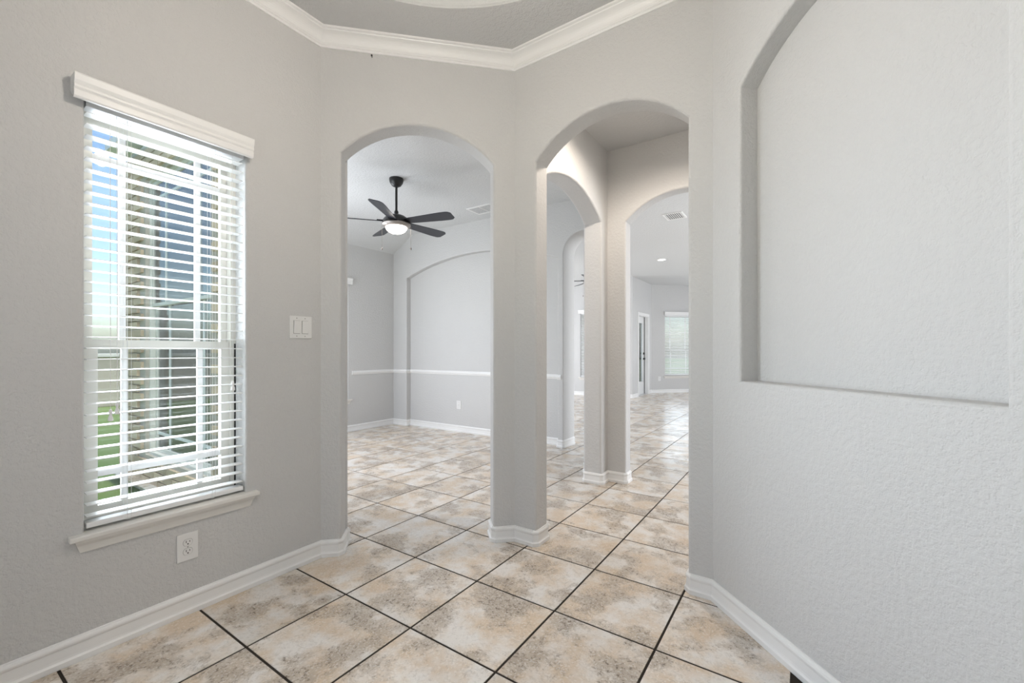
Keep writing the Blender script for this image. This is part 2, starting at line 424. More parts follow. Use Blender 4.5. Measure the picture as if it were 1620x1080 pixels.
# ------------------------------------------------------------------ foyer ceiling with round tray
CZ = 2.897; TR = 1.02
bm = bmesh.new()
poly = [(H1.x - 0.1, H1.y), (A.x - 0.1, A.y + 0.05), (Bp.x - 0.05, Bp.y + 0.1), (C.x + 0.05, C.y + 0.1), (D.x + 0.1, D.y + 0.05), (E1.x + 0.1, E1.y), (F1.x + 0.05, F1.y - 0.1), (G1.x - 0.05, G1.y - 0.1)]
es = []
circ = [(cx + TR * math.cos(2 * math.pi * k / 96), cy + TR * math.sin(2 * math.pi * k / 96)) for k in range(96)]
for loop in (poly, circ):
    vv = [bm.verts.new((x, y, CZ)) for x, y in loop]; es += [bm.edges.new((vv[i], vv[(i + 1) % len(vv)])) for i in range(len(vv))]
bmesh.ops.triangle_fill(bm, edges=es, use_beauty=True)
cf = struct(finish('ceiling', bm, 'ceil_foyer'), 'grey textured foyer ceiling around a round tray')
bm = bmesh.new()
prof = [(TR, CZ)] + [(TR - 0.022 * math.sin(math.radians(a)) * 0 - 0.0 + 0.03 * (1 - math.cos(math.radians(a))), CZ + 0.03 * math.sin(math.radians(a))) for a in (20, 45, 70, 90)]
prof += [(TR + 0.03, CZ + 0.26)]
for a in range(8, 91, 8):
    prof.append(((TR + 0.03) * math.cos(math.radians(a)), CZ + 0.26 + 0.22 * math.sin(math.radians(a))))
prof.append((0, CZ + 0.48))
lathe(bm, prof, 96, cx, cy, cap=False)
finish('tray', bm, 'ceil', cf, smooth=True)
# crown moulding
cr = [(0, 2.820), (0.006, 2.820), (0.007, 2.830), (0.014, 2.833), (0.015, 2.838), (0.018, 2.840)]
for k in range(1, 7):
    a = math.radians(90 * k / 7); cr.append((0.018 + 0.044 * (1 - math.cos(a)), 2.840 + 0.040 * math.sin(a)))
cr += [(0.064, 2.882), (0.066, 2.886), (0.078, 2.888), (0.079, CZ), (0, CZ)]
struct(sweep('trim_1', [H1, A, Bp, C, D, E1, F1, G1], cr, closed=True), 'white crown moulding around the foyer ceiling')

# ------------------------------------------------------------------ vestibule
struct(panel('wall_vestibule_left', (VLx, 0), (0, 1), Bp.y + T, VBy, 0, HT, VLx - DXr, arches=[(2.400, 3.468, 2.238, 0.185)]), 'vestibule wall with an arch toward the dining room')
struct(panel('wall_vestibule_front', (VLx, VFy), (1, 0), 0, VRx - VLx, 0, HT, VBy - VFy, arches=[(-1.271 - VLx, -0.385 - VLx, 2.247, 0.188)]), 'vestibule wall with an arch toward the living room')
struct(panel('wall_vestibule_right', (VRx, VBy), (0, -1), 0, VBy - Bp.y - T + 0.05, 0, HT, 0.14), 'plain right wall of the vestibule')
struct(finish('ceiling_vestibule', B(VLx - 0.1, VRx + 0.1, Bp.y + T - 0.1, VFy + 0.08, 2.888, 2.93), 'ceil_foyer'), 'flat grey ceiling of the small vestibule')

# ------------------------------------------------------------------ dining room
sw = lambda x: x - DXl
front = panel('wall_dining_front', (-2.25, DYf), (-1, 0), 0, 5.50 - 2.25, 0, HT, 0.17, holes=[rect(3.50 - 2.25, 4.85 - 2.25, 0.22, 2.66)], bev=0.01)
struct(front, 'front wall of the dining room, brick outside')
struct(panel('wall_dining_left', (DXl, 0), (0, 1), DYf - 0.1, DYb + 0.1, 0, HT, 0.16, holes=[rect(1.95, 2.90, 0.442, 2.12), rect(2.98, 3.712, 0.442, 2.12)], bev=0.008), 'left dining room wall with window and chair rail')
struct(panel('wall_dining_back', (DXl, DYb), (1, 0), 0, -1.66 - DXl, 0, HT, 0.082, arches=[(sw(-5.013), sw(-2.42), 2.245, 0.225), (sw(-2.345), sw(-1.84), 2.27, 0.25)], bev=0.013, backbev=False), 'far dining room wall with a shallow arched niche and a narrow arch')
struct(panel('wall_dining_back_inner', (DXl, DYb + 0.082), (1, 0), 0, -1.66 - DXl, 0, HT, 0.208, arches=[(sw(-2.345), sw(-1.84), 2.27, 0.25)], bev=0), 'back of the arched dining room niche')
struct(panel('wall_dining_right', (-1.66, VBy), (0, 1), 0, DYb - VBy + 0.29, 0, HT, 0.06), 'short wall between dining room and living room')
# ceiling: flat with a slope down to the left wall
bm = bmesh.new()
pr = [(DXl - 0.1, 2.585), (DXl, 2.642), (-4.875, 2.888), (-1.50, 2.888), (-1.50, 2.94), (-4.9, 2.94), (DXl - 0.1, 2.70)]
pr = [(DXl - 0.1, 2.585), (DXl, 2.642), (-4.875, 2.888), (-2.27, 2.888), (-1.50, 2.888)]
yn = [1.40, 1.40, 1.40, 1.53, 2.28]
lo = [bm.verts.new((x, y, z)) for (x, z), y in zip(pr, yn)] ; hi = [bm.verts.new((x, DYb + 0.05, z)) for x, z in pr]
for k in range(len(pr) - 1): bm.faces.new((lo[k], lo[k + 1], hi[k + 1], hi[k]))
e = bmesh.ops.extrude_face_region(bm, geom=bm.faces[:], use_keep_orig=True)
for v in e['geom']:
    if isinstance(v, bmesh.types.BMVert): v.co.z += 0.04
struct(finish('ceiling_dining', bm, 'ceil'), 'pale dining room ceiling sloping down to the left wall')

# ------------------------------------------------------------------ living room and nook
HL = 3.1; CL = 2.93
struct(panel('wall_living_left', (LXl, 4.81), (0, 1), 0, LBy - 4.81, 0, HL, 0.15, holes=[rect(1.0, 4.4, 0.4, 2.4)], bev=0.01), 'left wall of the living room')
struct(panel('wall_living_front', (DXl, 4.81), (-1, 0), -0.2, DXl - LXl, 0, HL, 0.15), 'front wall of the living room')
struct(panel('wall_living_back', (LXl, LBy), (1, 0), 0, K0.x - LXl, 0, HL, 0.15, holes=[rect(-4.80 - LXl, -3.86 - LXl, 0.462, 2.10)], bev=0.01), 'blue-grey far wall of the living room with a window')
struct(panel('wall_nook_left', (K0.x, 0), (0, 1), LBy + 0.15, K0.y, 0, HL, 0.15, holes=[rect(10.64, 11.46, 0.0 + 0.012, 2.05)], k1=mit, bev=0.0), 'breakfast nook wall with the glazed back door')
struct(panel('wall_nook_angled', K0, dM, 0, 1.7, 0, HL, 0.15, holes=[rect(0.40, 1.32, 0.462, 2.12)], k0=-mit, k1=mit, bev=0.01), 'angled breakfast nook wall with a window')
K1 = K0 + dM * 1.7
struct(panel('wall_nook_back', K1, (1, 0), 0, 2.0, 0, HL, 0.15, holes=[rect(0.3, 1.75, 0.462, 2.12)], k0=-mit, k1=mit, bev=0.01), 'far breakfast nook wall')
K2 = K1 + Vector((2.0, 0))
struct(panel('wall_nook_right', K2, (R2, -R2), 0, 1.7, 0, HL, 0.15, k0=-mit, k1=mit), 'right angled breakfast nook wall')
K3 = K2 + Vector((R2, -R2)) * 1.7
struct(panel('wall_nook_side', K3, (0, -1), 0, K3.y - LBy - 0.15, 0, HL, 0.15), 'side wall of the breakfast nook')
struct(panel('wall_living_far', (K3.x, LBy), (1, 0), 0, LXr - K3.x, 0, HL, 0.15), 'far right wall of the living room')
struct(panel('wall_living_right', (LXr, LBy), (0, -1), 0, LBy - VBy, 0, HL, 0.15, holes=[rect(1.6, 5.0, 0.35, 2.4)], bev=0.01), 'right wall of the living room')
struct(panel('wall_living_entry', (LXr, VBy), (-1, 0), 0, LXr - VRx, 0, HL, 0.13), 'front right wall of the living room')
struct(finish('ceiling_living', B(LXl - 0.1, LXr + 0.1, VBy - 0.06, 13.1, CL, CL + 0.05), 'ceil'), 'pale textured living room ceiling')

# ------------------------------------------------------------------ baseboards
BB = [(0, 0.0), (0.0175, 0.0), (0.0185, 0.004), (0.0185, 0.020), (0.0145, 0.024), (0.0125, 0.027), (0.0112, 0.034), (0.0095, 0.062), (0.0100, 0.066), (0.0125, 0.070), (0.0135, 0.077), (0.0115, 0.083), (0.0065, 0.087), (0.005, 0.091), (0, 0.092)]
J1b, J2b = J1 + nM * T, J2 + nM * T
Mk = Vector((-2.228, DYf))
ch = 0.017
struct(sweep('baseboard_left', [H1, A, J1, J1b, Mk, (-2.6, DYf)], BB, chamfer=ch), 'white baseboard under the window wall, turning into the dining arch')
struct(sweep('baseboard_dining', [(-2.6, DYf), (DXl, DYf), (DXl, DYb), (-5.013, DYb), (-5.013, DYn + 0.002), (-2.42, DYn + 0.002), (-2.42, DYb), (-2.345, DYb), (-2.345, 4.81), (-4.2, 4.81)], BB, chamfer=0.012), 'white baseboard around the dining room')
struct(sweep('baseboard_center', [(DXr, 2.40), (DXr, 2.198), J2b, J2, Bp, (J3x, Bp.y), (J3x, Bp.y + T), (VLx, Bp.y + T), (VLx, 2.40)], BB, closed=True, chamfer=ch), 'white baseboard wrapped around the column between the two arches')
struct(sweep('baseboard_right', [(VRx, VFy), (VRx, Bp.y + T), (J4x, Bp.y + T), (J4x, Bp.y), C, D, E1, F1], BB, chamfer=ch), 'white baseboard under the niche wall')
struct(sweep('baseboard_vestibule', [(-1.72, DYb), (-1.72, VBy), (DXr, VBy), (DXr, 3.468), (VLx, 3.468), (VLx, VFy), (-1.271, VFy), (-1.271, VBy), (-1.66, VBy), (-1.66, 4.81), (-1.84, 4.81), (-1.84, DYb)], BB, closed=True, chamfer=ch), 'white baseboard around the far vestibule column')
struct(sweep('baseboard_living', [(LXl, LBy), (K0.x, LBy), (K0.x, 10.585)], BB, chamfer=0.012), 'white baseboard along the far living room wall')
struct(sweep('baseboard_nook', [(K0.x, 11.52), K0, K1, K2, K3], BB), 'white baseboard in the breakfast nook')

# chair rail in the dining room
CR = [(0, 0.800), (0.006, 0.801), (0.009, 0.806), (0.010, 0.814), (0.016, 0.820), (0.020, 0.828), (0.0185, 0.836), (0.013, 0.841), (0.010, 0.846), (0.008, 0.854), (0, 0.857)]
struct(sweep('trim_2', [(DXl, 3.775), (DXl, DYb), (-5.013, DYb), (-5.013, DYn + 0.002), (-2.42, DYn + 0.002), (-2.42, DYb), (-2.372, DYb)], CR), 'white chair rail around the dining room walls')

# ------------------------------------------------------------------ windows and blinds (local: x along wall, y outward, z up)
def window(n, p0, d, s0, s1, z0, z1, dep, label, grid=True, sill=True, zm=None, split=True):
    w = empty('window_%d' % n, (p0[0], p0[1], 0), ang(d), label=label, kind='structure')
    fw = 0.045
    zm = zm or z0 + (z1 - z0) * 0.425
    def ring(x0, x1, y0, y1, a0, a1, t):
        bm = bmesh.new()
        box(bm, x0, x0 + t, y0, y1, a0, a1); box(bm, x1 - t, x1, y0, y1, a0, a1)
        box(bm, x0 + t, x1 - t, y0, y1, a0, a0 + t); box(bm, x0 + t, x1 - t, y0, y1, a1 - t, a1)
        return bm
    finish('window_frame', ring(s0 - 0.004, s1 + 0.004, dep, dep + 0.075, z0 - 0.004, z1 + 0.004, fw * 0.6), 'vinyl', w)
    g0, g1 = s0 + fw * 0.55, s1 - fw * 0.55
    up = finish('upper_sash', ring(g0, g1, dep + 0.040, dep + 0.062, zm - 0.018, z1 - fw * 0.55, 0.026), 'vinyl', w)
    lo = finish('lower_sash', ring(g0, g1, dep + 0.010, dep + 0.036, z0 + fw * 0.55, zm + 0.020, 0.036), 'vinyl', w)
    finish('pane', B(g0 + 0.02, g1 - 0.02, dep + 0.050, dep + 0.053, zm, z1 - fw * 0.55 - 0.02), 'glass', up)
    finish('pane', B(g0 + 0.03, g1 - 0.03, dep + 0.022, dep + 0.025, z0 + fw * 0.55 + 0.03, zm), 'glass', lo)
    if grid:
        wq = (g1 - g0)
        for s_, yy, pa, a0, a1 in ((up, dep + 0.046, 1, zm + 0.008, z1 - fw * 0.55 - 0.026), (lo, dep + 0.018, 0, z0 + fw * 0.55 + 0.036, zm - 0.016)):
            for q in (0.235, 0.765):
                finish('muntin', B(g0 + wq * q - 0.011, g0 + wq * q + 0.011, yy, yy + 0.011, a0, a1), 'slat', s_)
            zz = a1 - 0.125 if pa else a0 + 0.125
            finish('muntin', B(g0 + 0.026, g1 - 0.026, yy + 0.0005, yy + 0.0105, zz - 0.011, zz + 0.011), 'slat', s_)
    if sill:
        bm = B(s0 - 0.045, s1 + 0.050, -0.034, dep + 0.002, z0 - 0.020, z0, bev=0.004)
        finish('window_sill', bm, 'sillw', w)
        bm = bmesh.new()
        pr = [(-0.0005, z0 - 0.020), (-0.024, z0 - 0.020), (-0.022, z0 - 0.030), (-0.013, z0 - 0.042), (-0.009, z0 - 0.060), (-0.008, z0 - 0.068), (-0.0005, z0 - 0.068)]
        a0, a1 = s0 - 0.030, s1 + 0.034
        L0 = [bm.verts.new((a0 + (z0 - 0.020 - z) * 0.35, y, z)) for y, z in pr]; L1 = [bm.verts.new((a1 - (z0 - 0.020 - z) * 0.35, y, z)) for y, z in pr]
        k = len(pr)
        for i in range(k): bm.faces.new((L0[i], L0[(i + 1) % k], L1[(i + 1) % k], L1[i]))
        bm.faces.new(L0); bm.faces.new(L1[::-1])
        finish('apron', bm, 'sillw', w)
    return w

def blind(p0, d, s0, s1, z0, z1, label, n_slat, yc=0.040, fine=True, val=True, valz=None, tilt=0.0):
    b = empty('window_blind', (p0[0], p0[1], 0), ang(d), label=label, cat='window blind', group='white slat blinds on the windows')
    g = 0.006
    hw = 0.0245
    finish('head_rail', B(s0 + g, s1 - g, yc - 0.028, yc + 0.028, z1 - 0.042, z1 - 0.003), 'slat', b)
    top = z1 - 0.062; bot = z0 + 0.052
    bm = bmesh.new(); n = 5
    ca = [((k / n - 0.5) * 2 * hw, 0.0022 * (1 - (2 * k / n - 1) ** 2)) for k in range(n + 1)]
    pr = [(y, z + 0.0013) for y, z in ca] + [(y, z - 0.0013) for y, z in ca[::-1]]
    L0 = [bm.verts.new((s0 + g + 0.002, y, z)) for y, z in pr]; L1 = [bm.verts.new((s1 - g - 0.002, y, z)) for y, z in pr]
    k = len(pr)
    for i in range(k): bm.faces.new((L0[i], L0[(i + 1) % k], L1[(i + 1) % k], L1[i]))
    bm.faces.new(L0); bm.faces.new(L1[::-1])
    if fine:
        so = finish('slat', bm, 'slat', b, smooth=True)
        for i in range(n_slat):
            z = top - (top - bot) * i / (n_slat - 1)
            if i: c = so.copy(); COL.objects.link(c); c.parent = b
            else: c = so
            c.location = (0, yc, z); c.rotation_euler = (tilt + random.uniform(-0.012, 0.012), 0, 0)
    else:
        src = bm; me = bpy.data.meshes.new('t'); src.to_mesh(me); src.free(); bm = bmesh.new()
        for i in range(n_slat):
            z = top - (top - bot) * i / (n_slat - 1)
            k0 = len(bm.verts); bm.from_mesh(me); bm.verts.ensure_lookup_table()
            for v in bm.verts[k0:]: v.co = Vector((v.co.x, yc + v.co.y * math.cos(tilt) - v.co.z * math.sin(tilt), z + v.co.z + v.co.y * math.sin(tilt)))
        finish('slats', bm, 'slat', b); bpy.data.meshes.remove(me)
    finish('bottom_rail', B(s0 + g, s1 - g, yc - 0.026, yc + 0.026, z0 + 0.010, z0 + 0.030, bev=0.004), 'slat', b)
    wd = s1 - s0
    if fine:
        for q in (0.235, 0.765):
            x = s0 + wd * q
            for yy in (yc - 0.0262, yc + 0.0262):
                bm = bmesh.new()
                for dx in (-0.006, 0.006): tube(bm, [(x + dx, yy, z0 + 0.012), (x + dx, yy, z1 - 0.045)], 0.0008, 5)
                finish('ladder_cord', bm, 'cord', b)
            bm = bmesh.new(); tube(bm, [(x, yc - 0.006, z0 + 0.004), (x, yc - 0.006, z0 + 0.012)], [0.009, 0.008], 12); finish('cord_plug', bm, 'cord', b)
        for q, zt in ((0.13, 0.890), (0.165, 0.915), (0.90, 0.975)):
            x = s0 + wd * q; bm = bmesh.new()
            tube(bm, [(x, yc - 0.036, zt + 0.02), (x, yc - 0.030, z1 - 0.045)], 0.0009, 5); c = finish('lift_cord', bm, 'cord', b)
            bm = bmesh.new(); lathe(bm, [(0.002, zt + 0.024), (0.005, zt + 0.020), (0.0055, zt + 0.012), (0.0035, zt + 0.004), (0.0075, zt - 0.008), (0.0085, zt - 0.018), (0.005, zt - 0.022)], 12, x, yc - 0.036)
            finish('tassel', bm, 'slat', c, smooth=True)
    if val:
        va, vb = valz or (z1 - 0.044, z1 + 0.042)
        h = vb - va
        pr = [(0, vb), (-0.060, vb), (-0.0615, vb - 0.06 * h), (-0.058, vb - 0.30 * h), (-0.053, vb - 0.44 * h), (-0.0555, vb - 0.50 * h), (-0.055, vb - 0.58 * h), (-0.050, vb - 0.66 * h), (-0.052, vb - 0.72 * h), (-0.051, va + 0.06 * h), (-0.047, va), (-0.036, va), (-0.036, vb - 0.012), (0, vb - 0.012)]
        bm = bmesh.new()
        a0, a1 = s0 - 0.037, s1 + 0.012 if fine else s1 + 0.037
        L0 = [bm.verts.new((a0, y, z)) for y, z in pr]; L1 = [bm.verts.new((a1, y, z)) for y, z in pr]; k = len(pr)
        for i in range(k): bm.faces.new((L0[i], L0[(i + 1) % k], L1[(i + 1) % k], L1[i]))
        bm.faces.new(L0); bm.faces.new(L1[::-1])
        pe = [(-0.0, vb - 0.012), (-0.040, vb - 0.012), (-0.040, va + 0.004), (-0.030, va + 0.010), (-0.010, va + 0.25 * h), (0, va + 0.4 * h)]
        for x0, x1 in ((a0, a0 + 0.010), (a1 - 0.010, a1)):
            q0 = [bm.verts.new((x0, y, z)) for y, z in pe]; q1 = [bm.verts.new((x1, y, z)) for y, z in pe]; kk = len(pe)
            for i in range(kk): bm.faces.new((q0[i], q0[(i + 1) % kk], q1[(i + 1) % kk], q1[i]))
            bm.faces.new(q0); bm.faces.new(q1[::-1])
        finish('valance', bm, 'trim', b)
    return b
w1 = window(1, (A.x, 0), (0, 1), WY0, WY1, WZ0, WZ1, 0.105, 'tall white sash window with a narrow border grid', zm=1.165)
finish('weather_strip', B(WY1 - 0.007, WY1 - 0.001, 0.102, 0.107, WZ0 + 0.01, 1.175), 'gap', w1)
blind((A.x, 0), (0, 1), WY0, WY1, WZ0, WZ1, 'large white slat blind with a moulded valance on the foyer wall at left', 37, yc=0.036, valz=(2.056, 2.142))
window(2, (DXl, 0), (0, 1), 2.98, 3.712, 0.462, 2.12, 0.105, 'dining room window at the very edge of the left arch')
blind((DXl, 0), (0, 1), 2.98, 3.712, 0.462, 2.12, 'white blind seen edge-on just inside the left arch', 38, yc=0.034, fine=False, valz=(2.07, 2.155))
window(3, (DXl, 0), (0, 1), 1.95, 2.90, 0.462, 2.12, 0.105, 'unseen second window of the dining room, added for daylight', sill=False)  # out of view, added to bring light into the dining room
window(4, (LXl, LBy), (1, 0), -4.80 - LXl, -3.86 - LXl, 0.462, 2.12, 0.09, 'narrow living room window glimpsed through the inner arches')
blind((LXl, LBy), (1, 0), -4.80 - LXl, -3.86 - LXl, 0.462, 2.12, 'white blind on the living room window between the two columns', 38, yc=0.034, fine=False, tilt=0.55, valz=(2.10, 2.19))
window(5, K0, dM, 0.40, 1.32, 0.462, 2.12, 0.09, 'breakfast nook window at the far end')
blind(K0, dM, 0.40, 1.32, 0.462, 2.12, 'white blind on the far nook window beside the glazed door', 38, yc=0.034, fine=False, tilt=0.55, valz=(2.11, 2.20))
window(6, K1, (1, 0), 0.3, 1.75, 0.462, 2.12, 0.09, 'wide unseen breakfast nook window, added for daylight', sill=False)  # out of view, added to brighten nook and living room
# street-side dining window, seen from outside through the foyer window (local x runs toward -x)
w = window(7, (-2.25, DYf), (-1, 0), 3.50 - 2.25, 4.85 - 2.25, 0.22, 2.66, 0.13, 'tall dining room window set in the brick wall outside', sill=False, zm=1.55)
window(10, G1, (H1 - G1).normalized(), 0.18, 0.76, 0.35, 2.2, 0.09, 'narrow unseen sidelight beside the entry, added to light the niche wall', sill=False, grid=False)  # invented sidelight, put opposite the niche wall to brighten it
# living room side windows (out of view), added to light the room: plain fixed glass
for n, p, d, s0, s1, z0, z1 in ((8, (LXl, 4.81), (0, 1), 1.0, 4.4, 0.4, 2.4), (9, (LXr, LBy), (0, -1), 1.6, 5.0, 0.35, 2.4)):
    window(n, p, d, s0, s1, z0, z1, 0.09, 'wide unseen living room window, added for daylight', sill=False, grid=False)

# ------------------------------------------------------------------ glazed back door in the nook
dr = empty('door_2', (K0.x, 0, 0), ang((0, 1)), label='white back door with a tall glass panel and black hardware', kind='structure')
a0, a1 = 10.64, 11.46
bm = bmesh.new(); box(bm, a0 - 0.055, a0 + 0.012, -0.016, 0.0, 0, 2.105); box(bm, a1 - 0.012, a1 + 0.055, -0.016, 0.0, 0, 2.105); box(bm, a0 + 0.012, a1 - 0.012, -0.016, 0.0, 2.04, 2.105)
finish('casing', bm, 'trim', dr)
bm = bmesh.new(); box(bm, a0, a0 + 0.02, 0, 0.15, 0, 2.05); box(bm, a1 - 0.02, a1, 0, 0.15, 0, 2.05); box(bm, a0 + 0.02, a1 - 0.02, 0, 0.15, 2.03, 2.05)
finish('door_jamb', bm, 'trim', dr)
finish('weather_strip', B(a1 - 0.040, a1 - 0.020, 0.090, 0.098, 0.01, 2.03), 'gap', dr)
l0, l1 = a0 + 0.022, a1 - 0.030
bm = bmesh.new(); box(bm, l0, l0 + 0.12, 0.10, 0.145, 0.012, 2.028); box(bm, l1 - 0.12, l1, 0.10, 0.145, 0.012, 2.028); box(bm, l0 + 0.12, l1 - 0.12, 0.10, 0.145, 0.012, 0.34); box(bm, l0 + 0.12, l1 - 0.12, 0.10, 0.145, 1.86, 2.028)
leaf = finish('door_leaf', bm, 'door', dr); finish('pane', B(l0 + 0.12, l1 - 0.12, 0.12, 0.126, 0.34, 1.86), 'glass', leaf)
bm = bmesh.new(); tube(bm, [(l1 - 0.06, 0.10, 0.93), (l1 - 0.06, 0.055, 0.93)], [0.026, 0.022], 14); tube(bm, [(l1 - 0.06, 0.058, 0.93), (l1 - 0.17, 0.055, 0.93)], 0.010, 10); finish('handle', bm, 'black', leaf)
bm = bmesh.new(); tube(bm, [(l1 - 0.06, 0.10, 1.07), (l1 - 0.06, 0.07, 1.07)], [0.028, 0.024], 14); finish('deadbolt', bm, 'black', leaf)

# ------------------------------------------------------------------ electrical plates
def disc(bm, x, z, rx, rz, y0, y1, n=20, flat=None):
    a = []
    for i in range(n):
        t = 2 * math.pi * i / n; zz = rz * math.sin(t)
        if flat: zz = max(-flat, min(flat, zz))
        a.append((x + rx * math.cos(t), z + zz))
    v0 = [bm.verts.new((p, y0, q)) for p, q in a]; v1 = [bm.verts.new((p, y1, q)) for p, q in a]
    for i in range(n): bm.faces.new((v0[i], v0[(i + 1) % n], v1[(i + 1) % n], v1[i]))
    bm.faces.new(v0[::-1]); bm.faces.new(v1)
def outlet(p0, d, s, z, label, w=0.078, h=0.118, detail=True):
    o = empty('wall_outlet', (p0[0] + d[0] * s, p0[1] + d[1] * s, z), ang(d), label=label, cat='outlet', group='duplex outlets on the walls')
    finish('cover_plate', B(-w / 2, w / 2, -0.006, 0, -h / 2, h / 2, bev=0.002), 'plate', o)
    for q in (0.0195, -0.0195):
        bm = bmesh.new(); disc(bm, 0, q, 0.0182, 0.0182, -0.0062, -0.0058, 24, flat=0.0145); rim = finish('socket_gap', bm, 'screw', o)
        bm = bmesh.new(); disc(bm, 0, q, 0.0170, 0.0170, -0.0074, -0.0055, 24, flat=0.0134); f = finish('socket', bm, 'plate', o)
        if detail:
            finish('slot', B(-0.0075, -0.0053, -0.0078, -0.0070, q - 0.001, q + 0.0085), 'gap', f)
            finish('slot', B(0.0053, 0.0075, -0.0078, -0.0070, q + 0.000, q + 0.0075), 'gap', f)
            bm = bmesh.new(); disc(bm, 0, q - 0.0065, 0.0028, 0.0028, -0.0078, -0.0070, 10); finish('ground_hole', bm, 'gap', f)
    bm = bmesh.new(); disc(bm, 0, 0, 0.0028, 0.0028, -0.0068, -0.0055, 10); finish('screw', bm, 'screw', o)
    return o
outlet((A.x, 0), (0, 1), 0.756, 0.291, 'white duplex outlet on the foyer wall below the window sill')
outlet((DXl, DYn + 0.002), (1, 0), sw(-4.03), 0.380, 'white outlet low on the dining room wall under the chair rail', detail=False)
outlet(K0, dM, 0.23, 0.385, 'tiny white outlet beside the far nook window', detail=False)
o = empty('light_switch', (A.x, 1.264, 1.265), ang((0, 1)), label='white double rocker light switch between the window and the left arch', cat='light switch')
finish('cover_plate', B(-0.060, 0.060, -0.006, 0, -0.059, 0.059, bev=0.002), 'plate', o)
for x in (-0.0235, 0.0215):
    finish('rocker_gap', B(x - 0.0180, x + 0.0180, -0.0063, -0.0055, -0.0350, 0.0350), 'screw', o)
    bm = bmesh.new(); box(bm, x - 0.0160, x + 0.0160, -0.0085, -0.005, -0.0325, 0.0335)
    for v in bm.verts:
        if v.co.y < -0.008 and v.co.z > 0: v.co.y -= 0.004
    finish('rocker', bm, 'plate', o)
    for z in (-0.047, 0.047):
        bm = bmesh.new(); disc(bm, x, z, 0.0028, 0.0028, -0.0068, -0.0055, 10); finish('screw', bm, 'screw', o)
# small nail left in the wall under the crown
q = A + dM * 0.272
o = empty('wall_nail', (q.x, q.y, 2.800), ang(dM), label='small black nail left in the wall just under the crown moulding', cat='nail')
bm = bmesh.new(); tube(bm, [(0, 0.004, 0), (0, -0.014, 0.002)], 0.0022, 8); finish('shank', bm, 'black', o)
bm = bmesh.new(); tube(bm, [(0, -0.013, 0.002), (0, -0.016, 0.0022)], 0.005, 10); finish('nail_head', bm, 'black', o)

